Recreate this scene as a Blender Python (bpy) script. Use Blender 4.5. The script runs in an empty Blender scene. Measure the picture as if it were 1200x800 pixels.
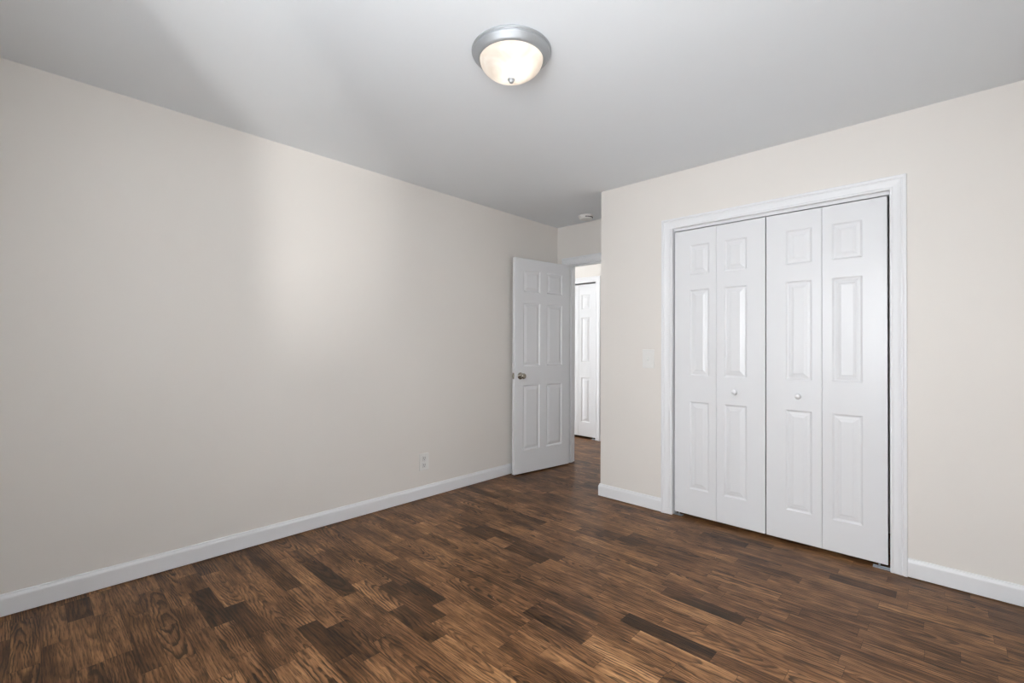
import bpy, bmesh, math, random
from mathutils import Vector, Matrix

# ------------------------------------------------------------------ camera, world, light, exposure
S = bpy.context.scene
COL = S.collection

FW = Vector((-0.69008711, 0.72367093, 0.00895344))
RT = Vector((0.72372146, 0.690075, 0.00487291))
UP = Vector((0.00265216, -0.00984253, 0.99994804))
cam_data = bpy.data.cameras.new('camera')
cam = bpy.data.objects.new('camera', cam_data)
COL.objects.link(cam)
R3 = Matrix((RT, UP, -FW)).transposed()
cam.matrix_world = Matrix.Translation((0, 0, 1.1867)) @ R3.to_4x4()
cam_data.sensor_fit = 'HORIZONTAL'
cam_data.sensor_width = 36.0
cam_data.lens = 542.198 / 1200 * 36.0
cam_data.shift_x = (600 - 599.14) / 1200
cam_data.shift_y = -(400 - 401.83) / 1200
cam_data.clip_start = 0.02
S.camera = cam

S.view_settings.view_transform = 'Standard'
S.view_settings.look = 'None'
S.view_settings.gamma = 1.0
S.view_settings.use_curve_mapping = False
S.view_settings.exposure = 0.11

world = bpy.data.worlds.new('sky')
S.world = world
world.use_nodes = True
wn = world.node_tree
wn.nodes['Background'].inputs['Color'].default_value = (0.80, 0.90, 1.0, 1)


def area(name, loc, direction, sx, sy, power, color, spread=180):
    l = bpy.data.lights.new(name, 'AREA')
    l.shape = 'RECTANGLE'
    l.size, l.size_y = sx, sy
    l.energy = power
    l.color = color
    l.spread = math.radians(spread)
    o = bpy.data.objects.new(name, l)
    o.location = loc
    o.rotation_euler = Vector(direction).to_track_quat('-Z', 'Y').to_euler()
    COL.objects.link(o)
    return o


# daylight by the first window behind the camera, fill by two added unseen ones (open sky coming down, sunlit ground shining up, glare off a bright
# roof outside that the left jamb of the first window cuts off), a lamp in the hall and added fill at its end
P = dict(sky_a=10, up_a=2.5, down_a=7, sky_b=24, up_b=19, down_b=10, side=7, glare=200, hall=14, hall_b=4.5, bulb=0.36, lens=0.10, world=5.0)
WA, WB = (-1.34, 0.76), (-0.35, 0.55)       # (left edge, width) of the windows in the back wall, second added for fill
WS = (0.02, 0.70)                           # (near edge, width) of the fill window added in the right wall
for (wx, ww), k in ((WA, 'a'), (WB, 'b')):
    cxw = wx + ww / 2
    area('window_daylight', (cxw, -0.56, 1.475), (0, 1, 0), ww, 1.23, P['sky_' + k], (0.975, 0.988, 1.0))
    area('ground_daylight', (cxw, -0.60, 1.35), (0, 1, 0.8) if k == 'a' else (-0.6, 1, 0.5), ww, 1.23, P['up_' + k], (0.985, 0.99, 1.0), 110)  # second window's share is added fill aimed at the far corner
    area('sky_daylight', (cxw, -0.60, 1.60), (0, 1, -0.8), ww, 1.23, P['down_' + k], (0.965, 0.985, 1.0), 110)
area('roof_glare', (2.65, -3.58, 0.10), (-0.77, 0.63, 0.12), 0.46, 1.5, P['glare'], (1.0, 0.99, 0.96))
area('window_daylight', (0.50, WS[0] + WS[1] / 2, 1.475), (-1, 0, 0), WS[1], 1.23, P['side'], (0.975, 0.988, 1.0))  # added side fill, behind the unseen window in the right wall
area('hall_lamp', (-2.9, 4.5, 2.40), (0, 0, -1), 1.8, 0.7, P['hall_b'], (1.0, 0.975, 0.95))
area('hall_fill', (-5.38, 4.5, 1.15), (1, 0, 0), 0.8, 1.9, P['hall'], (1.0, 0.98, 0.955))  # added soft fill for the hall door, through an unseen opening
wn.nodes['Background'].inputs['Strength'].default_value = P['world']

# ------------------------------------------------------------------ dimensions (metres)
H = 2.44
XL, XR = -3.0055, 0.30          # left and right walls
YB, YC = -0.37, 3.189           # wall behind the camera, closet wall
XC = -2.0454                    # outside corner of the closet
YD = 3.851                      # entry wall
TW = 0.114                      # wall thickness
YH = 5.04                       # far wall of the hall
HXL, HXR = -5.2, 0.414


# ------------------------------------------------------------------ materials
def mat(name, base=(0.8, 0.8, 0.8), rough=0.5, metal=0.0, spec=0.5):
    m = bpy.data.materials.new(name)
    m.use_nodes = True
    b = m.node_tree.nodes['Principled BSDF']
    b.inputs['Base Color'].default_value = (*base, 1)
    b.inputs['Roughness'].default_value = rough
    b.inputs['Metallic'].default_value = metal
    b.inputs['Specular IOR Level'].default_value = spec
    return m


def paint(name, base, rough, bump=0.02, scale=260.0, spec=0.4, vary=0.015):
    """roller-textured paint: a faint tone variation and orange-peel bump"""
    m = mat(name, base, rough, spec=spec)
    nt = m.node_tree
    b = nt.nodes['Principled BSDF']
    tc = nt.nodes.new('ShaderNodeTexCoord')
    n = nt.nodes.new('ShaderNodeTexNoise')
    n.inputs['Scale'].default_value = scale
    n.inputs['Detail'].default_value = 2
    nt.links.new(tc.outputs['Object'], n.inputs['Vector'])
    bp = nt.nodes.new('ShaderNodeBump')
    bp.inputs['Strength'].default_value = bump
    bp.inputs['Distance'].default_value = 0.001
    nt.links.new(n.outputs['Fac'], bp.inputs['Height'])
    nt.links.new(bp.outputs['Normal'], b.inputs['Normal'])
    n2 = nt.nodes.new('ShaderNodeTexNoise')
    n2.inputs['Scale'].default_value = 1.7
    n2.inputs['Detail'].default_value = 3
    nt.links.new(tc.outputs['Object'], n2.inputs['Vector'])
    mx = nt.nodes.new('ShaderNodeMix')
    mx.data_type = 'RGBA'
    mx.inputs['A'].default_value = (*[c * (1 - vary) for c in base], 1)
    mx.inputs['B'].default_value = (*[min(1, c * (1 + vary)) for c in base], 1)
    nt.links.new(n2.outputs['Fac'], mx.inputs['Factor'])
    nt.links.new(mx.outputs['Result'], b.inputs['Base Color'])
    return m


M_WALL = paint('greige_wall_paint', (0.80, 0.763, 0.719), 0.62, 0.03)
M_CEIL = paint('flat_ceiling_paint', (0.85, 0.88, 0.905), 0.85, 0.02, spec=0.2)
M_TRIM = paint('white_trim_paint', (0.83, 0.835, 0.85), 0.38, 0.01, 120, spec=0.45, vary=0.006)
M_DOOR = paint('white_door_paint', (0.80, 0.805, 0.82), 0.30, 0.012, 180, spec=0.42, vary=0.006)
M_PLATE = mat('white_plastic', (0.82, 0.81, 0.785), 0.4, spec=0.35)
M_TOGGLE = mat('white_switch_plastic', (0.74, 0.73, 0.71), 0.3)
M_SLOT = mat('dark_slot', (0.03, 0.03, 0.03), 0.6)
M_NICKEL = mat('satin_nickel', (0.46, 0.43, 0.38), 0.24, 1.0)
M_SCREW = mat('screw_metal', (0.6, 0.6, 0.58), 0.4, 1.0)
M_RIM = mat('brushed_nickel_rim', (0.47, 0.49, 0.51), 0.52, 0.75)
M_GALV = mat('zinc_plated_steel', (0.52, 0.56, 0.60), 0.42, 0.8)
M_SASH = paint('white_window_vinyl', (0.82, 0.82, 0.82), 0.4, 0.0)


def pane_glass():
    m = bpy.data.materials.new('window_glass')
    m.use_nodes = True
    nt = m.node_tree
    nt.nodes.remove(nt.nodes['Principled BSDF'])
    out = nt.nodes['Material Output']
    tr = nt.nodes.new('ShaderNodeBsdfTransparent')
    gl = nt.nodes.new('ShaderNodeBsdfGlossy')
    gl.inputs['Roughness'].default_value = 0.02
    mx = nt.nodes.new('ShaderNodeMixShader')
    mx.inputs['Fac'].default_value = 0.06
    nt.links.new(tr.outputs[0], mx.inputs[1])
    nt.links.new(gl.outputs[0], mx.inputs[2])
    nt.links.new(mx.outputs[0], out.inputs['Surface'])
    return m


M_GLASS = pane_glass()


def lamp_glass():
    """frosted alabaster glass: lets the bulb light scatter through, with faint swirls"""
    m = bpy.data.materials.new('alabaster_glass')
    m.use_nodes = True
    nt = m.node_tree
    nt.nodes.remove(nt.nodes['Principled BSDF'])
    out = nt.nodes['Material Output']
    tc = nt.nodes.new('ShaderNodeTexCoord')
    n = nt.nodes.new('ShaderNodeTexNoise')
    n.inputs['Scale'].default_value = 9
    n.inputs['Detail'].default_value = 3
    n.inputs['Distortion'].default_value = 1.5
    nt.links.new(tc.outputs['Object'], n.inputs['Vector'])
    ramp = nt.nodes.new('ShaderNodeValToRGB')
    ramp.color_ramp.elements[0].position = 0.35
    ramp.color_ramp.elements[0].color = (0.84, 0.77, 0.70, 1)
    ramp.color_ramp.elements[1].position = 0.65
    ramp.color_ramp.elements[1].color = (0.95, 0.92, 0.87, 1)
    nt.links.new(n.outputs['Fac'], ramp.inputs['Fac'])
    tl = nt.nodes.new('ShaderNodeBsdfTranslucent')
    df = nt.nodes.new('ShaderNodeBsdfDiffuse')
    gl = nt.nodes.new('ShaderNodeBsdfGlossy')
    gl.inputs['Roughness'].default_value = 0.15
    em = nt.nodes.new('ShaderNodeEmission')
    em.inputs['Strength'].default_value = P['lens']
    nt.links.new(ramp.outputs['Color'], tl.inputs['Color'])
    nt.links.new(ramp.outputs['Color'], df.inputs['Color'])
    nt.links.new(ramp.outputs['Color'], em.inputs['Color'])
    m1 = nt.nodes.new('ShaderNodeMixShader')
    m1.inputs['Fac'].default_value = 0.35
    nt.links.new(tl.outputs[0], m1.inputs[1])
    nt.links.new(df.outputs[0], m1.inputs[2])
    m2 = nt.nodes.new('ShaderNodeMixShader')
    m2.inputs['Fac'].default_value = 0.05
    nt.links.new(m1.outputs[0], m2.inputs[1])
    nt.links.new(gl.outputs[0], m2.inputs[2])
    ad = nt.nodes.new('ShaderNodeAddShader')
    nt.links.new(m2.outputs[0], ad.inputs[0])
    nt.links.new(em.outputs[0], ad.inputs[1])
    nt.links.new(ad.outputs[0], out.inputs['Surface'])
    return m


M_LAMP = lamp_glass()


def floor_wood():
    """stained oak strips: per-plank tone, flat-sawn cathedral grain, pores, dark joints"""
    m = mat('stained_oak_strips', (0.1, 0.05, 0.03), 0.38, spec=0.19)
    nt = m.node_tree
    L = nt.links.new
    b = nt.nodes['Principled BSDF']

    def math_(op, a, c=None, clamp=False):
        n = nt.nodes.new('ShaderNodeMath')
        n.operation = op
        n.use_clamp = clamp
        for i, x in enumerate((a, c)):
            if x is None:
                continue
            if isinstance(x, (int, float)):
                n.inputs[i].default_value = x
            else:
                L(x, n.inputs[i])
        return n.outputs[0]

    def comb(x, y, z):
        n = nt.nodes.new('ShaderNodeCombineXYZ')
        for i, q in enumerate((x, y, z)):
            if isinstance(q, (int, float)):
                n.inputs[i].default_value = q
            else:
                L(q, n.inputs[i])
        return n.outputs[0]

    def noise(vec, scale, detail=3, dist=0.0, rough=0.55):
        n = nt.nodes.new('ShaderNodeTexNoise')
        n.inputs['Scale'].default_value = scale
        n.inputs['Detail'].default_value = detail
        n.inputs['Roughness'].default_value = rough
        n.inputs['Distortion'].default_value = dist
        L(vec, n.inputs['Vector'])
        return n.outputs['Fac']

    def smooth(x, a, c, o0=0.0, o1=1.0):
        n = nt.nodes.new('ShaderNodeMapRange')
        n.interpolation_type = 'SMOOTHSTEP'
        L(x, n.inputs['Value'])
        n.inputs['From Min'].default_value = a
        n.inputs['From Max'].default_value = c
        n.inputs['To Min'].default_value = o0
        n.inputs['To Max'].default_value = o1
        return n.outputs[0]

    uvn = nt.nodes.new('ShaderNodeUVMap')
    uvn.uv_map = 'plank'
    sep = nt.nodes.new('ShaderNodeSeparateXYZ')
    L(uvn.outputs[0], sep.inputs[0])
    u, v = sep.outputs[0], sep.outputs[1]
    at = nt.nodes.new('ShaderNodeAttribute')
    at.attribute_name = 'rnd'
    s2 = nt.nodes.new('ShaderNodeSeparateColor')
    L(at.outputs['Color'], s2.inputs[0])
    tone, ra, rb = s2.outputs[0], s2.outputs[1], s2.outputs[2]
    seed = math_('MULTIPLY', ra, 61.0)
    seed2 = math_('MULTIPLY', rb, 47.0)

    # rings: distance to a slightly tilted tree axis
    d = math_('ADD', math_('MULTIPLY', math_('SUBTRACT', ra, 0.5), 0.10),
              math_('MULTIPLY', u, math_('MULTIPLY', math_('SUBTRACT', rb, 0.5), 0.30)))
    vv = math_('ADD', v, math_('MULTIPLY', math_('SUBTRACT', math_('FRACT', math_('MULTIPLY', ra, 7.31)), 0.5), 0.10))
    r = math_('SQRT', math_('ADD', math_('MULTIPLY', vv, vv), math_('MULTIPLY', d, d)))
    warp = noise(comb(math_('ADD', math_('MULTIPLY', u, 5.0), seed), math_('MULTIPLY', v, 13.0), seed2), 1.0, 3)
    r = math_('ADD', r, math_('MULTIPLY', warp, 0.030))
    ph = math_('FRACT', math_('DIVIDE', r, math_('ADD', 0.0065, math_('MULTIPLY', math_('FRACT', math_('MULTIPLY', rb, 9.7)), 0.0065))))
    line = math_('MULTIPLY', smooth(ph, 0.30, 0.78), smooth(ph, 1.0, 0.88))
    # broken up along the strip
    brk = noise(comb(math_('ADD', math_('MULTIPLY', u, 9.0), seed2), math_('MULTIPLY', v, 40.0), seed), 1.0, 3)
    line = math_('MULTIPLY', line, smooth(brk, 0.30, 0.56))
    # pores: fine streaks along the strip
    pore = noise(comb(math_('ADD', math_('MULTIPLY', u, 16.0), seed), math_('MULTIPLY', v, 330.0), seed2), 1.0, 2)
    pore = smooth(pore, 0.48, 0.66)
    streak = noise(comb(math_('ADD', math_('MULTIPLY', u, 2.5), seed2), math_('MULTIPLY', v, 75.0), seed), 1.0, 3)
    blotch = noise(comb(math_('ADD', math_('MULTIPLY', u, 4.0), seed), math_('MULTIPLY', v, 9.0), seed2), 1.0, 2)

    t = math_('ADD', tone, math_('MULTIPLY', math_('SUBTRACT', streak, 0.5), 0.95))
    t = math_('ADD', t, math_('MULTIPLY', math_('SUBTRACT', blotch, 0.5), 0.95), True)
    ramp = nt.nodes.new('ShaderNodeValToRGB')
    els = ramp.color_ramp.elements
    els[0].position = 0.0
    els[0].color = (0.038, 0.0175, 0.0066, 1)
    els[1].position = 1.0
    els[1].color = (0.60, 0.325, 0.150, 1)
    for p, c in ((0.25, (0.102, 0.0450, 0.0178)), (0.5, (0.228, 0.1070, 0.0440)), (0.75, (0.395, 0.198, 0.085))):
        e = els.new(p)
        e.color = (*c, 1)
    L(t, ramp.inputs['Fac'])
    dark = math_('SUBTRACT', 1.0, math_('MULTIPLY', line, math_('ADD', 0.38, math_('MULTIPLY', math_('FRACT', math_('MULTIPLY', ra, 13.3)), 0.46))))
    dark = math_('MULTIPLY', dark, math_('SUBTRACT', 1.0, math_('MULTIPLY', pore, 0.58)))
    # joint between strips
    half = nt.nodes.new('ShaderNodeAttribute')
    half.attribute_name = 'half'
    s3 = nt.nodes.new('ShaderNodeSeparateXYZ')
    L(half.outputs['Vector'], s3.inputs[0])
    e1 = math_('MINIMUM', math_('SUBTRACT', s3.outputs[0], math_('ABSOLUTE', u)), math_('SUBTRACT', s3.outputs[1], math_('ABSOLUTE', v)))
    joint = smooth(e1, 0.0003, 0.0012, 0.35, 1.0)
    dark = math_('MULTIPLY', dark, joint)
    mul = nt.nodes.new('ShaderNodeMix')
    mul.data_type = 'RGBA'
    mul.blend_type = 'MULTIPLY'
    mul.inputs['Factor'].default_value = 1.0
    L(ramp.outputs['Color'], mul.inputs['A'])
    cc = nt.nodes.new('ShaderNodeCombineColor')
    for i in range(3):
        L(dark, cc.inputs[i])
    L(cc.outputs[0], mul.inputs['B'])
    L(mul.outputs['Result'], b.inputs['Base Color'])
    rg = math_('ADD', 0.29, math_('MULTIPLY', streak, 0.16))
    L(rg, b.inputs['Roughness'])
    bp = nt.nodes.new('ShaderNodeBump')
    bp.inputs['Strength'].default_value = 0.25
    bp.inputs['Distance'].default_value = 0.0008
    L(dark, bp.inputs['Height'])
    L(bp.outputs['Normal'], b.inputs['Normal'])
    return m


M_FLOOR = floor_wood()


# ------------------------------------------------------------------ helpers
def link(name, bm, m, parent=None, smooth=False):
    me = bpy.data.meshes.new(name)
    bmesh.ops.recalc_face_normals(bm, faces=bm.faces)
    if smooth:
        for f in bm.faces:
            f.smooth = True
    bm.to_mesh(me)
    bm.free()
    me.materials.append(m)
    o = bpy.data.objects.new(name, me)
    COL.objects.link(o)
    if parent is not None:
        o.parent = parent
    return o


def tag(o, label, cat, group=None, kind=None):
    o['label'] = label
    o['category'] = cat
    if group:
        o['group'] = group
    if kind:
        o['kind'] = kind
    return o


def struct(o, label, cat):
    return tag(o, label, cat, kind='structure')


def empty(name, loc, rz=0.0):
    o = bpy.data.objects.new(name, None)
    o.empty_display_size = 0.05
    o.location = loc
    o.rotation_euler = (0, 0, rz)
    COL.objects.link(o)
    return o


def bx(bm, x0, x1, y0, y1, z0, z1, bevel=0.0):
    r = bmesh.ops.create_cube(bm, size=1.0)
    vs = r['verts']
    bmesh.ops.scale(bm, vec=(x1 - x0, y1 - y0, z1 - z0), verts=vs)
    bmesh.ops.translate(bm, vec=((x0 + x1) / 2, (y0 + y1) / 2, (z0 + z1) / 2), verts=vs)
    if bevel:
        es = list({e for v in vs for e in v.link_edges})
        bmesh.ops.bevel(bm, geom=es, offset=bevel, segments=2, affect='EDGES', profile=0.5)


def boxes(*bs, bevel=0.0):
    bm = bmesh.new()
    for b in bs:
        bx(bm, *b, bevel=bevel)
    return bm


def lathe(bm, prof, segs=48, mtx=None):
    """revolve (radius, height) pairs about local Z"""
    rings = []
    for r, z in prof:
        if r < 1e-6:
            rings.append([bm.verts.new((0, 0, z))])
        else:
            rings.append([bm.verts.new((r * math.cos(2 * math.pi * i / segs), r * math.sin(2 * math.pi * i / segs), z)) for i in range(segs)])
    for a, c in zip(rings, rings[1:]):
        for i in range(segs):
            j = (i + 1) % segs
            if len(a) == 1 and len(c) == 1:
                continue
            if len(a) == 1:
                bm.faces.new((a[0], c[i], c[j]))
            elif len(c) == 1:
                bm.faces.new((a[i], c[0], a[j]))
            else:
                bm.faces.new((a[i], c[i], c[j], a[j]))
    if mtx is not None:
        bmesh.ops.transform(bm, matrix=mtx, verts=[v for rg in rings for v in rg])


def sweep(bm, path, prof, z=0.0):
    """baseboard: profile (out, up) swept along an open path in plan, mitred; 'out' is to the right of travel"""
    n = len(path)
    P = [Vector(p) for p in path]
    seg = [(P[i + 1] - P[i]).normalized() for i in range(n - 1)]
    nor = [Vector((s.y, -s.x)) for s in seg]
    rows = []
    for i in range(n):
        if i == 0:
            o = nor[0]
        elif i == n - 1:
            o = nor[-1]
        else:
            o = (nor[i - 1] + nor[i]).normalized()
            o = o / o.dot(nor[i])
        rows.append([bm.verts.new((P[i].x + o.x * w, P[i].y + o.y * w, z + h)) for w, h in prof])
    k = len(prof)
    for a, c in zip(rows, rows[1:]):
        for j in range(k):
            q = (j + 1) % k
            bm.faces.new((a[j], a[q], c[q], c[j]))
    bm.faces.new(rows[0])
    bm.faces.new(list(reversed(rows[-1])))


BASE_PROF = [(0, 0), (0.013, 0), (0.013, 0.070), (0.0122, 0.076), (0.0095, 0.0825), (0.0075, 0.0875), (0.0072, 0.0915), (0.0058, 0.0932), (0, 0.0936)]


def casing(bm, x0, x1, zb, zt, y, out, prof):
    """door casing on a wall of constant y; profile (away from the opening, thickness); out = -1 faces -Y"""
    rows = [[], [], [], []]
    for w, t in prof:
        yy = y + out * t
        rows[0].append(bm.verts.new((x0 - w, yy, zb)))
        rows[1].append(bm.verts.new((x0 - w, yy, zt + w)))
        rows[2].append(bm.verts.new((x1 + w, yy, zt + w)))
        rows[3].append(bm.verts.new((x1 + w, yy, zb)))
    k = len(prof)
    for a, c in zip(rows, rows[1:]):
        for j in range(k):
            q = (j + 1) % k
            bm.faces.new((a[j], a[q], c[q], c[j]))
    bm.faces.new(rows[0])
    bm.faces.new(list(reversed(rows[3])))


CASE_PROF = [(0, 0), (0, 0.0085), (0.0035, 0.0115), (0.010, 0.0118), (0.013, 0.0098), (0.017, 0.0095), (0.034, 0.0118), (0.046, 0.0150),
             (0.049, 0.0128), (0.053, 0.0128), (0.056, 0.0165), (0.062, 0.0178), (0.068, 0.0172), (0.070, 0.0150), (0.070, 0)]

PANEL_RINGS = [(0, 0), (0.003, 0.0020), (0.0085, 0.0060), (0.0125, 0.0068), (0.0165, 0.0064), (0.0265, 0.0040), (0.0285, 0.0044), (0.0405, 0.0010), (0.0430, 0.0004)]


def panel_slab(W, Z0, Z1, T, cols, rows, rings=PANEL_RINGS, both=True):
    """moulded door leaf: local x 0..W, front face at y = 0 looking to -Y, thickness T to +Y"""
    bm = bmesh.new()
    c = 0.0018
    xs = sorted({c, W - c, *[x for p in cols for x in p]})
    zs = sorted({Z0 + c, Z1 - c, *[z for p in rows for z in p]})

    def face(side):
        y0 = 0.0 if side < 0 else T
        sg = 1 if side < 0 else -1
        V = {}

        def vert(x, y, z):
            k = (round(x, 6), round(y, 6), round(z, 6))
            if k not in V:
                V[k] = bm.verts.new((x, y, z))
            return V[k]
        for i in range(len(xs) - 1):
            for j in range(len(zs) - 1):
                xa, xb, za, zb = xs[i], xs[i + 1], zs[j], zs[j + 1]
                if (xa, xb) in cols and (za, zb) in rows:
                    prev = None
                    for ins, dep in rings:
                        y = y0 + sg * dep
                        cur = [vert(xa + ins, y, za + ins), vert(xb - ins, y, za + ins), vert(xb - ins, y, zb - ins), vert(xa + ins, y, zb - ins)]
                        if prev:
                            for q in range(4):
                                bm.faces.new((prev[q], prev[(q + 1) % 4], cur[(q + 1) % 4], cur[q]))
                        prev = cur
                    bm.faces.new(prev)
                else:
                    bm.faces.new((vert(xa, y0, za), vert(xb, y0, za), vert(xb, y0, zb), vert(xa, y0, zb)))
        # rim of this face
        bot = [vert(x, y0, zs[0]) for x in xs]
        right = [vert(xs[-1], y0, z) for z in zs]
        top = [vert(x, y0, zs[-1]) for x in reversed(xs)]
        left = [vert(xs[0], y0, z) for z in reversed(zs)]
        return bot, right, top, left
    fr = face(-1)
    bk = face(1)
    # chamfer and edge faces, one strip per side
    for s in range(4):
        def outer(v, y):
            x, z = v.co.x, v.co.z
            if s == 0:
                z = Z0
            elif s == 1:
                x = W
            elif s == 2:
                z = Z1
            else:
                x = 0
            if abs(v.co.x - c) < 1e-6:
                x = 0 if s in (0, 2, 3) else x
            if abs(v.co.x - (W - c)) < 1e-6:
                x = W if s in (0, 1, 2) else x
            if abs(v.co.z - (Z0 + c)) < 1e-6:
                z = Z0
            if abs(v.co.z - (Z1 - c)) < 1e-6:
                z = Z1
            return bm.verts.new((x, y, z))
        a, d = fr[s], bk[s]
        oa = [outer(v, c) for v in a]
        od = [outer(v, T - c) for v in d]
        for k in range(len(a) - 1):
            bm.faces.new((a[k], a[k + 1], oa[k + 1], oa[k]))
            bm.faces.new((oa[k], oa[k + 1], od[k + 1], od[k]))
            bm.faces.new((od[k], od[k + 1], d[k + 1], d[k]))
    bmesh.ops.remove_doubles(bm, verts=bm.verts, dist=1e-5)
    return bm


ROT_Y_NEG = Matrix.Rotation(math.radians(90), 4, 'X')        # local +Z to -Y

# ------------------------------------------------------------------ floor
random.seed(11)
ROW_W, ROW_O = 0.083, 0.051
# strips whose ends and tone can be read: row -> [(x0, x1, tone)]
KNOWN = {
    21: [(-1.05, -0.67, 0.10), (-0.67, -0.28, 0.50)], 25: [(-1.026, -0.662, 0.14), (-1.40, -1.026, 0.62)], 18: [(-1.395, -1.078, 0.16), (-1.078, -0.76, 0.74)],
    17: [(-0.968, -0.52, 0.80), (-1.33, -0.968, 0.42)], 20: [(-0.952, -0.565, 0.72)], 30: [(-1.51, -1.285, 0.20), (-1.64, -1.51, 0.26)],
    35: [(-1.166, -0.897, 0.22)], 34: [(-0.466, -0.20, 0.16)], 28: [(-0.50, -0.289, 0.32), (-2.59, -2.36, 0.24)], 32: [(-0.252, 0.12, 0.70)],
    13: [(-1.83, -1.516, 0.22), (-1.516, -1.12, 0.66)], 10: [(-1.91, -1.612, 0.17), (-2.34, -1.91, 0.58)], 9: [(-2.0, -1.68, 0.10), (-2.5, -2.0, 0.50)],
    6: [(-2.65, -2.258, 0.13)], 7: [(-2.39, -2.07, 0.18)], 1: [(-2.955, -2.74, 0.18), (-2.74, -2.31, 0.52)], 2: [(-2.315, -1.98, 0.30), (-2.72, -2.315, 0.54)],
    23: [(-2.33, -2.08, 0.20), (-1.92, -1.64, 0.26)], 29: [(-0.93, -0.60, 0.66)], 15: [(-1.30, -0.93, 0.34)], 16: [(-1.16, -0.80, 0.56)],
}


def build_floor():
    me = bpy.data.meshes.new('floor')
    verts, faces, plank, half, rnd = [], [], [], [], []
    y0, y1 = YB - TW, YH + 0.75
    X0, X1 = HXL - 0.1, HXR + 0.1

    def add(xa, xb, ya, yb, tone):
        i = len(verts)
        verts.extend([(xa, ya, 0), (xb, ya, 0), (xb, yb, 0), (xa, yb, 0)])
        faces.append((i, i + 1, i + 2, i + 3))
        ln, w = xb - xa, yb - ya
        hl = ln / 2
        plank.extend([(-hl, -w / 2), (hl, -w / 2), (hl, w / 2), (-hl, w / 2)])
        half.append((hl, w / 2, 0))
        rnd.append((tone, random.random(), random.random(), 1))
    k = math.floor((y0 - ROW_O) / ROW_W)
    while ROW_O + k * ROW_W < y1:
        ya = max(y0, ROW_O + k * ROW_W)
        yb = min(y1, ROW_O + (k + 1) * ROW_W)
        known = sorted(KNOWN.get(k, []))
        x = X0

        def fill(a, c):
            while c - a > 1e-6:
                ln = random.choice((0.2, 0.26, 0.3, 0.36, 0.42, 0.5, 0.62, 0.75)) * random.uniform(0.9, 1.1)
                if a + ln > c - 0.12:
                    ln = c - a
                tone = random.gauss(0.48, 0.065)
                p = random.random()
                if p < 0.03:
                    tone = random.uniform(0.20, 0.28)
                elif p < 0.09:
                    tone = random.uniform(0.58, 0.68)
                add(a, a + ln, ya, yb, min(0.85, max(0.1, tone)))
                a += ln
        if not known:
            x = X0 - random.random() * 0.4
            fill(x, X1)
        for xa, xb, tone in known:
            fill(x, xa)
            add(xa, xb, ya, yb, tone)
            x = xb
        if known:
            fill(x, X1)
        k += 1
    me.from_pydata(verts, [], faces)
    uv = me.uv_layers.new(name='plank')
    for i, q in enumerate(plank):
        uv.data[i].uv = q
    at = me.attributes.new('rnd', 'FLOAT_COLOR', 'FACE')
    for i, q in enumerate(rnd):
        at.data[i].color = q
    ah = me.attributes.new('half', 'FLOAT_VECTOR', 'FACE')
    for i, q in enumerate(half):
        ah.data[i].vector = q
    me.materials.append(M_FLOOR)
    o = bpy.data.objects.new('floor', me)
    COL.objects.link(o)
    return o


floor = build_floor()
struct(floor, 'dark stained oak strip floor of narrow boards', 'floor')

# ------------------------------------------------------------------ ceiling and walls
o = link('ceiling', boxes((HXL - 0.1, HXR + 0.1, YB - TW, YH + 0.75, H, H + 0.12)), M_CEIL)
struct(o, 'flat white ceiling over the empty bedroom', 'ceiling')
o = link('wall_left', boxes((XL - TW, XL, YB - TW, YD, 0, H)), M_WALL)
struct(o, 'long bare beige wall with an outlet near its baseboard', 'wall')
# closet wall with its door opening
CX0, CX1, CZ = -1.458, -0.226, 2.047
o = link('wall_front', boxes((XC, CX0, YC, YC + TW, 0, H), (CX1, XR, YC, YC + TW, 0, H), (CX0, CX1, YC, YC + TW, CZ, H)), M_WALL)
struct(o, 'beige wall around the white folding closet doors', 'wall')
o = link('wall_closet', boxes((XC, XC + TW, YC + TW, YD, 0, H)), M_WALL)
struct(o, 'short beige side wall of the closet beside the bedroom doorway', 'wall')
EX0, EX1, EZ = -2.876, -2.131, 2.046
o = link('wall_entry', boxes((HXL, EX0, YD, YD + TW, 0, H), (EX1, HXR, YD, YD + TW, 0, H), (EX0, EX1, YD, YD + TW, EZ, H)), M_WALL)
struct(o, 'short beige wall above the open bedroom doorway', 'wall')
WZ0, WZ1 = 0.86, 2.09
w0, w1, w2, w3 = WA[0], WA[0] + WA[1], WB[0], WB[0] + WB[1]
o = link('wall_back', boxes((XL, w0, YB - TW, YB, 0, H), (w1, w2, YB - TW, YB, 0, H), (w3, HXR, YB - TW, YB, 0, H),
                            (w0, w1, YB - TW, YB, 0, WZ0), (w0, w1, YB - TW, YB, WZ1, H), (w2, w3, YB - TW, YB, 0, WZ0), (w2, w3, YB - TW, YB, WZ1, H)), M_WALL)
struct(o, 'beige window wall behind the viewer', 'wall')
o = link('glare_blocker', boxes((0.95, 1.07, -1.90, 0.45, -0.4, 2.6)), M_WALL)  # unseen, added to block glare through the second and third windows
struct(o, 'unseen wall added outside to keep glare off two windows', 'wall')
o = link('wall_right', boxes((XR, XR + TW, YB, WS[0], 0, H), (XR, XR + TW, WS[0] + WS[1], YD, 0, H), (XR, XR + TW, WS[0], WS[0] + WS[1], 0, WZ0), (XR, XR + TW, WS[0], WS[0] + WS[1], WZ1, H)), M_WALL)
struct(o, 'beige wall with one added fill window on the right outside the view', 'wall')
HX0, HX1, HZ = -3.868, -3.303, 2.047
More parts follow.
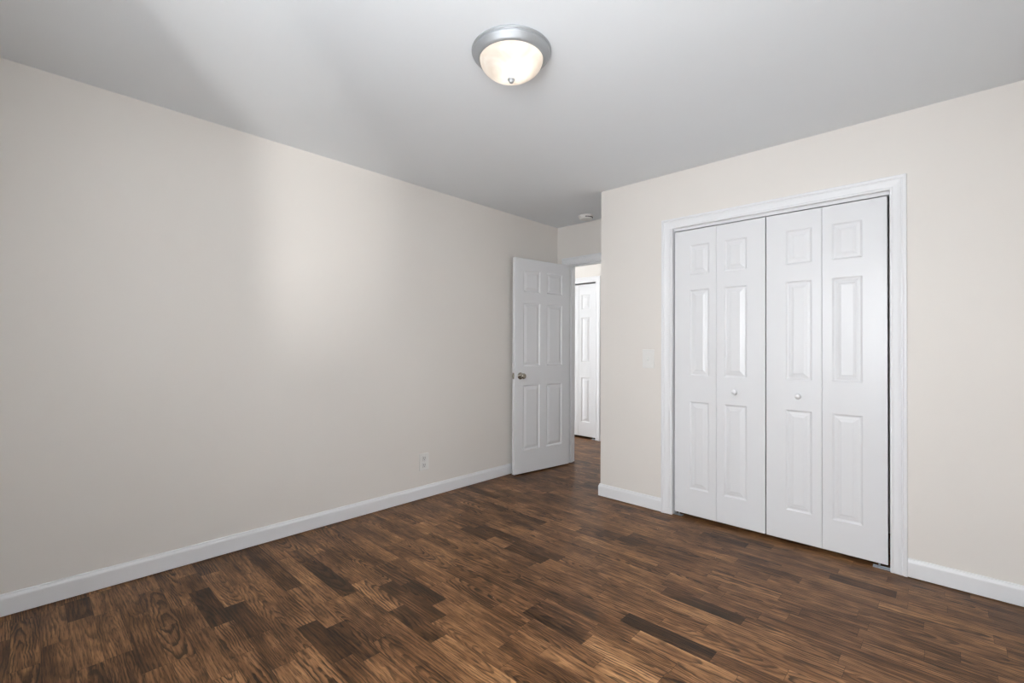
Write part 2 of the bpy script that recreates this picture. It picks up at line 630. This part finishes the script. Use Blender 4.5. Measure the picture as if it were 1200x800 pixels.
o = link('wall_hall', boxes((HXL, HX0, YH, YH + TW, 0, H), (HX1, HXR, YH, YH + TW, 0, H), (HX0, HX1, YH, YH + TW, HZ, H),
                            (HX0 - 0.2, HX1 + 0.2, YH + 0.6, YH + 0.65, 0, H), (HX0 - 0.2, HX0 - 0.15, YH + TW, YH + 0.6, 0, H), (HX1 + 0.15, HX1 + 0.2, YH + TW, YH + 0.6, 0, H)), M_WALL)
struct(o, 'beige hall wall above the white door beyond the doorway', 'wall')
o = link('wall_hall_end', boxes((HXL - 0.1, HXL, YD, 4.08, 0, H), (HXL - 0.1, HXL, 4.92, YH + TW, 0, H), (HXL - 0.1, HXL, 4.08, 4.92, 2.12, H), (HXR, HXR + 0.1, YD, YH + TW, 0, H)), M_WALL)  # gap in the left end lets the added hall fill in
struct(o, 'end walls of the hall out of sight past the doorway', 'wall')

# ------------------------------------------------------------------ baseboards


def baseboard(name, path, label):
    bm = bmesh.new()
    sweep(bm, path, BASE_PROF, 0.005)
    return struct(link(name, bm, M_TRIM), label, 'baseboard')


baseboard('baseboard_left', [(XL, YB), (XL, YD)], 'long white baseboard along the beige wall with the outlet')
baseboard('baseboard_corner', [(XC, YD), (XC, YC), (-1.5275, YC)][::1], 'short white baseboard wrapping the wall corner left of the closet')
baseboard('baseboard_front', [(-0.1715, YC), (XR, YC)], 'white baseboard right of the closet doors')
baseboard('baseboard_right', [(XR, YC), (XR, YB)], 'white baseboard under the added fill window on the right')
baseboard('baseboard_back', [(XR - 0.014, YB), (XL + 0.014, YB)], 'white baseboard under the windows behind the viewer')
baseboard('baseboard_hall', [(-3.23, YH), (HXR, YH)], 'white baseboard in the hall right of the hall door')

# ------------------------------------------------------------------ closet trim
bm = bmesh.new()
casing(bm, -1.456, -0.242, 0.002, 2.038, YC, -1, CASE_PROF)
struct(link('trim_1', bm, M_TRIM), 'white moulded casing framing the folding closet doors', 'door casing')
bm = boxes((CX0, CX0 + 0.008, YC - 0.004, YC + TW, 0, CZ), (CX1 - 0.008, CX1, YC - 0.004, YC + TW, 0, CZ), (CX0 + 0.008, CX1 - 0.008, YC - 0.004, YC + TW, CZ - 0.006, CZ))
struct(link('trim_2', bm, M_TRIM), 'white jamb lining the closet opening', 'door jamb')
bm = boxes((CX0 + 0.009, CX1 - 0.009, YC + 0.022, YC + 0.050, 2.0215, CZ - 0.0062))
struct(link('trim_3', bm, M_TRIM), 'white head track above the folding closet doors', 'door track')

# ------------------------------------------------------------------ closet bifold doors
LEAF_ROWS = [(0.205, 0.814), (0.996, 1.595), (1.698, 1.907)]


def bifold(name, x0, x1, xf, yf, z0, z1, rows, fold_stile, outer_stile, label, knob_leaf, knob_z, T=0.030):
    """two moulded leaves hinged at xf; knob_leaf 0/1/None"""
    root = empty(name, (x0, yf, 0))
    g = 0.0007
    w1, w2 = xf - x0 - g, x1 - xf - g
    leaves = []
    for i, (xa, w, st) in enumerate(((0.0, w1, (outer_stile, fold_stile)), (xf - x0 + g, w2, (fold_stile, outer_stile)))):
        bm = panel_slab(w, z0, z1, T, [(st[0], w - st[1])], rows)
        lf = link('leaf', bm, M_DOOR, root)
        lf.location = (xa, 0, 0)
        leaves.append((lf, w, st))
    if knob_leaf is not None:
        lf, w, st = leaves[knob_leaf]
        bm = bmesh.new()
        lathe(bm, [(0, 0), (0.0085, 0), (0.0075, 0.004), (0.0070, 0.010), (0.0095, 0.014), (0.0150, 0.018), (0.0170, 0.023), (0.0155, 0.028), (0.010, 0.0315), (0, 0.0325)], 32, ROT_Y_NEG)
        kb = link('knob', bm, M_DOOR, lf, True)
        kb.location = ((st[0] + w - st[1]) / 2, 0, knob_z)
    for z in (z0 + 0.18, (z0 + z1) / 2, z1 - 0.18):
        bm = boxes((xf - x0 - 0.016, xf - x0 + 0.016, T, T + 0.002, z - 0.032, z + 0.032))
        lathe(bm, [(0, -0.032), (0.0032, -0.032), (0.0032, 0.032), (0, 0.032)], 12, Matrix.Translation((xf - x0, T + 0.003, z)))
        link('hinge', bm, M_SCREW, root)
    return struct(root, label, 'closet door')


YF = YC + 0.020
bifold('door_1', -1.4405, -0.8525, -1.150, YF, 0.024, 2.015, LEAF_ROWS, 0.049, 0.108,
       'left pair of white folding closet doors with small round knob', 1, 0.901)
bifold('door_2', -0.8465, -0.2535, -0.552, YF, 0.024, 2.015, LEAF_ROWS, 0.049, 0.108,
       'right pair of white folding closet doors beside the black gap', 0, 0.901)


def bracket(x0, x1, yf, pin_x, label, drop=0.0):
    root = empty('pivot_bracket', ((x0 + x1) / 2, yf + 0.015, 0))
    c = (x0 + x1) / 2
    bm = boxes((x0 - c, x1 - c, -0.016, 0.016, 0.0005, 0.0030), bevel=0.0007)
    bx(bm, x0 - c, x1 - c, -0.016, -0.0135, 0.0025, 0.0050)
    bx(bm, x0 - c, x1 - c, 0.0135, 0.016, 0.0025, 0.0050)
    link('base_plate', bm, M_GALV, root)
    bm = bmesh.new()
    lathe(bm, [(0, 0.0028), (0.0045, 0.0028), (0.0045, 0.0225), (0, 0.0225)], 16, Matrix.Translation((pin_x - c, 0, 0)))
    link('pivot_pin', bm, M_GALV, root, False)
    return tag(root, label, 'door pivot', 'floor pivots of the folding doors')


bracket(-0.318, -0.238, YF - 0.010, -0.290, 'bright zinc floor pivot bracket under the right end of the closet doors')
bracket(-1.447, -1.385, YF - 0.002, -1.412, 'zinc floor pivot bracket under the left end of the closet doors')

# ------------------------------------------------------------------ bedroom doorway trim
JX0, JX1, JZ = -2.862, -2.145, 2.032
bm = bmesh.new()
casing(bm, JX0 - 0.006, JX1 + 0.006, 0.002, JZ + 0.006, YD, -1, CASE_PROF)
struct(link('trim_4', bm, M_TRIM), 'white casing above the open bedroom doorway', 'door casing')
bm = bmesh.new()
casing(bm, JX0 - 0.006, JX1 + 0.006, 0.002, JZ + 0.006, YD + TW, 1, CASE_PROF)
struct(link('trim_5', bm, M_TRIM), 'white casing on the hall side of the bedroom doorway', 'door casing')
bm = boxes((EX0, JX0, YD - 0.001, YD + TW + 0.001, 0, JZ), (JX1, EX1, YD - 0.001, YD + TW + 0.001, 0, JZ), (EX0, EX1, YD - 0.001, YD + TW + 0.001, JZ, EZ),
           (JX0, JX0 + 0.010, YD + 0.040, YD + 0.075, 0, JZ - 0.010), (JX1 - 0.010, JX1, YD + 0.040, YD + 0.075, 0, JZ - 0.010), (JX0, JX1, YD + 0.040, YD + 0.075, JZ - 0.010, JZ))
struct(link('trim_6', bm, M_TRIM), 'white jamb lining the open bedroom doorway', 'door jamb')

# ------------------------------------------------------------------ open six-panel bedroom door
# front face runs from the hinge edge to the free edge; local x from free edge (0) to hinge edge (W)
DW = 0.711
free = Vector((-2.9163, 3.1051))
hinge = Vector((-2.8197, 3.8095))
ddir = (hinge - free).normalized()
door = empty('door_3', (free.x, free.y, 0), math.atan2(ddir.y, ddir.x))
# local x along the leaf, local -y faces the room (+X in the world)
c0, c1 = 0.102, 0.3145
D_COLS = [(0.1035, 0.3135), (0.4015, 0.6115)]
D_ROWS = [(0.224, 0.831), (1.011, 1.604), (1.708, 1.913)]
bm = panel_slab(DW, 0.012, 2.020, 0.035, D_COLS, D_ROWS, [(0, 0), (0.004, 0.003), (0.010, 0.0085), (0.014, 0.0095), (0.019, 0.0085), (0.040, 0.0020), (0.043, 0.001)])
slab = link('slab', bm, M_DOOR, door)
KX, KZ = 0.068, 0.921
KNOB = [(0, 0), (0.0325, 0), (0.0325, 0.003), (0.030, 0.006), (0.018, 0.0085), (0.0125, 0.012), (0.0115, 0.022), (0.0135, 0.028), (0.0215, 0.033), (0.0262, 0.041), (0.0270, 0.048), (0.0245, 0.056), (0.018, 0.0605), (0.008, 0.0622), (0, 0.0625)]
for sgn, y in ((1, 0.0), (-1, 0.035)):
    bm = bmesh.new()
    prof = KNOB if sgn > 0 else [(r, z * 0.80) for r, z in KNOB]
    lathe(bm, prof, 40, ROT_Y_NEG if sgn > 0 else Matrix.Rotation(math.radians(-90), 4, 'X'))
    kb = link('door_knob', bm, M_NICKEL, door, True)
    kb.location = (KX, y, KZ)
    kb['label'] = 'satin nickel door knob'
bm = boxes((-0.0012, 0.0005, 0.006, 0.029, KZ - 0.028, KZ + 0.028))
lp = link('latch_plate', bm, M_NICKEL, door)
bm = boxes((-0.011, 0.0, 0.0115, 0.0235, KZ - 0.008, KZ + 0.008), bevel=0.002)
link('latch_bolt', bm, M_NICKEL, lp)
for z in (0.25, 1.02, 1.80):
    bm = bmesh.new()
    lathe(bm, [(0, -0.046), (0.0065, -0.046), (0.0065, 0.046), (0.004, 0.050), (0, 0.050)], 16, Matrix.Translation((DW + 0.003, 0.040, z)))
    bx(bm, DW, DW + 0.0015, 0.006, 0.036, z - 0.044, z + 0.044)
    link('hinge', bm, M_NICKEL, door)
struct(door, 'open white six-panel bedroom door with nickel knob standing against the beige wall', 'door')

# ------------------------------------------------------------------ hall closet door
bm = bmesh.new()
casing(bm, -3.862, -3.309, 0.002, 2.032, YH, -1, CASE_PROF)
struct(link('trim_7', bm, M_TRIM), 'white casing framing the hall door seen through the doorway', 'door casing')
bm = boxes((HX0, HX0 + 0.004, YH - 0.003, YH + TW, 0, HZ), (HX1 - 0.004, HX1, YH - 0.003, YH + TW, 0, HZ), (HX0 + 0.004, HX1 - 0.004, YH - 0.003, YH + TW, HZ - 0.010, HZ))
struct(link('trim_8', bm, M_TRIM), 'white jamb lining the hall door opening', 'door jamb')
bifold('door_4', -3.858, -3.323, -3.589, YH + 0.020, 0.026, 2.018, [(0.212, 0.796), (0.996, 1.583), (1.687, 1.882)], 0.044, 0.087,
       'white panelled folding door across the hall beyond the doorway', 0, 0.90)
bracket(-3.385, -3.312, YH + 0.010, -3.360, 'small zinc pivot bracket on the floor at the hall door')

# ------------------------------------------------------------------ windows behind and beside the viewer, second and third added for fill


def window(name, loc, w, label, rz=0.0):
    """double-hung window; local x along the wall, room on local +Y, wall thickness TW to -Y"""
    h = WZ1 - WZ0
    root = empty(name, loc, rz)
    f = 0.035
    bm = boxes((0, f, -0.095, -0.02, 0, h), (w - f, w, -0.095, -0.02, 0, h), (f, w - f, -0.095, -0.02, 0, f), (f, w - f, -0.095, -0.02, h - f, h))
    link('window_frame', bm, M_SASH, root)
    hm = h / 2
    for z0, z1, y in ((f, hm + 0.02, -0.05), (hm - 0.02, h - f, -0.078)):
        bm = boxes((f, f + 0.04, y, y + 0.026, z0, z1), (w - f - 0.04, w - f, y, y + 0.026, z0, z1), (f + 0.04, w - f - 0.04, y, y + 0.026, z0, z0 + 0.04), (f + 0.04, w - f - 0.04, y, y + 0.026, z1 - 0.04, z1))
        s = link('sash', bm, M_SASH, root)
        bm = boxes((f + 0.04, w - f - 0.04, y + 0.011, y + 0.015, z0 + 0.04, z1 - 0.04))
        link('pane', bm, M_GLASS, s)
    bm = bmesh.new()
    casing(bm, 0, w, 0.0, h, 0.0, 1, CASE_PROF)
    bx(bm, -0.08, w + 0.08, -0.02, 0.035, -0.025, -0.0005, bevel=0.004)
    bx(bm, -0.07, w + 0.07, 0.0, 0.014, -0.09, -0.0255)
    link('window_sill', bm, M_TRIM, root)
    return struct(root, label, 'window')


window('window_1', (WA[0], YB, WZ0), WA[1], 'wider white double-hung window behind the viewer')
window('fill_window_2', (WB[0], YB, WZ0), WB[1], 'narrower white double-hung window added behind the viewer for fill light')  # unseen window added to brighten the closet wall evenly
window('fill_window_3', (XR, WS[0], WZ0), WS[1], 'white double-hung window added on the right for fill light', math.radians(90))  # unseen window added for fill on the left wall

# ------------------------------------------------------------------ ceiling light
LX, LY = -1.350, 1.408
lamp = empty('ceiling_light', (LX, LY, H))
bm = bmesh.new()
lathe(bm, [(0, 0), (0.158, 0), (0.1650, -0.0005), (0.1680, -0.003), (0.1685, -0.0065), (0.1660, -0.0095), (0.1615, -0.0100), (0.1610, -0.0125), (0.1628, -0.0145), (0.1622, -0.0185),
           (0.1590, -0.0215), (0.1540, -0.0270), (0.1485, -0.0340), (0.1440, -0.0390), (0.1395, -0.0420), (0.1365, -0.0425), (0.1350, -0.0405), (0.1345, -0.030), (0.1345, -0.004)], 96)
rim = link('rim', bm, M_RIM, lamp, True)
bm = bmesh.new()
gp = [(0.1335, -0.034)]
for i in range(1, 19):
    a = math.pi / 2 * i / 18
    gp.append((0.1335 * math.cos(a) ** 1.12 if i < 18 else 0.0, -0.038 - 0.080 * math.sin(a) ** 1.06))
lathe(bm, gp, 96)
glass = link('lamp_shade', bm, M_LAMP, lamp, True)
bm = bmesh.new()
lathe(bm, [(0, -0.1160), (0.0125, -0.1160), (0.0155, -0.1185), (0.0160, -0.1215), (0.0140, -0.1240), (0.0100, -0.1255), (0.0105, -0.1290), (0.0085, -0.1330), (0.0045, -0.1355), (0, -0.1362)], 32)
link('finial', bm, M_RIM, lamp, True)
for i, (dx, dy) in enumerate(((0.036, -0.006), (-0.050, 0.010))):
    l = bpy.data.lights.new('bulb_glow', 'POINT')
    l.energy = P['bulb'] * (1.0 if i == 0 else 0.25)
    l.color = (1.0, 0.90, 0.79)
    l.shadow_soft_size = 0.03
    b = bpy.data.objects.new('bulb_glow', l)
    b.location = (LX + dx, LY + dy, H - 0.066)
    COL.objects.link(b)
tag(lamp, 'round flush ceiling light with nickel rim and glowing frosted glass bowl', 'ceiling light')

# ------------------------------------------------------------------ smoke detector
sd = empty('smoke_detector', (-2.525, 3.668, H))
bm = bmesh.new()
lathe(bm, [(0, 0), (0.070, 0), (0.071, -0.003), (0.070, -0.010), (0.066, -0.012), (0, -0.012)], 48)
link('base', bm, M_PLATE, sd, True)
bm = bmesh.new()
lathe(bm, [(0.064, -0.0115), (0.0655, -0.016), (0.063, -0.026), (0.056, -0.033), (0.040, -0.0370), (0.020, -0.0382), (0, -0.0385)], 48)
link('cover', bm, M_PLATE, sd, True)
bm = bmesh.new()
for k in range(7):
    a = math.radians(-52 + k * 18)
    b2 = bmesh.new()
    bx(b2, 0.0560, 0.0665, -0.009, 0.009, -0.0235, -0.0165)
    bmesh.ops.rotate(b2, cent=(0, 0, 0), matrix=Matrix.Rotation(a, 3, 'Z'), verts=b2.verts)
    tmp = bpy.data.meshes.new('vent_piece')
    b2.to_mesh(tmp)
    b2.free()
    bm.from_mesh(tmp)
    bpy.data.meshes.remove(tmp)
link('vent', bm, M_SLOT, sd)
tag(sd, 'small round white smoke detector on the ceiling above the doorway', 'smoke detector')

# ------------------------------------------------------------------ wall outlet and light switch
ot = empty('wall_outlet', (XL, 2.163, 0.286), math.radians(90))     # local -Y faces +X into the room
bm = boxes((-0.0435, 0.0435, -0.0062, 0, -0.066, 0.066), bevel=0.0028)
link('cover_plate', bm, M_PLATE, ot)
for z in (0.0265, -0.0265):
    bm = boxes((-0.017, 0.017, -0.0085, -0.005, z - 0.0195, z + 0.0195), bevel=0.0015)
    fc = link('receptacle', bm, M_TOGGLE, ot)
    bm = boxes((-0.0085, -0.0055, -0.0089, -0.0080, z - 0.001, z + 0.009), (0.0055, 0.0085, -0.0089, -0.0080, z - 0.001, z + 0.008))
    lathe(bm, [(0, 0), (0.003, 0), (0.003, 0.0009), (0, 0.0009)], 12, Matrix.Translation((0, -0.0080, z - 0.009)) @ ROT_Y_NEG)
    link('slots', bm, M_SLOT, fc)
bm = bmesh.new()
lathe(bm, [(0, 0), (0.0032, 0), (0.0032, 0.0008), (0, 0.0012)], 16, Matrix.Translation((0, -0.0060, 0)) @ ROT_Y_NEG)
link('screw', bm, M_SCREW, ot)
tag(ot, 'white duplex wall outlet low on the long beige wall', 'outlet')

sw = empty('light_switch', (-1.632, YC, 1.106))
bm = boxes((-0.046, 0.046, -0.0065, 0, -0.069, 0.069), bevel=0.003)
link('cover_plate', bm, M_PLATE, sw)
bm = boxes((-0.0052, 0.0052, -0.0075, -0.0050, -0.0125, 0.0125))
bm2 = bmesh.new()
bx(bm2, -0.0042, 0.0042, -0.017, 0.0, -0.0055, 0.0055, bevel=0.0012)
bmesh.ops.rotate(bm2, cent=(0, 0, 0), matrix=Matrix.Rotation(math.radians(28), 3, 'X'), verts=bm2.verts)
bmesh.ops.translate(bm2, vec=(0, -0.0055, 0), verts=bm2.verts)
tmp = bpy.data.meshes.new('toggle_piece')
bm2.to_mesh(tmp)
bm2.free()
bm.from_mesh(tmp)
bpy.data.meshes.remove(tmp)
link('toggle', bm, M_TOGGLE, sw)
for z in (0.030, -0.030):
    bm = bmesh.new()
    lathe(bm, [(0, 0), (0.0032, 0), (0.0032, 0.0008), (0, 0.0012)], 16, Matrix.Translation((0, -0.0063, z)) @ ROT_Y_NEG)
    link('screw', bm, M_PLATE, sw)
tag(sw, 'white light switch plate on the wall left of the closet casing', 'light switch')
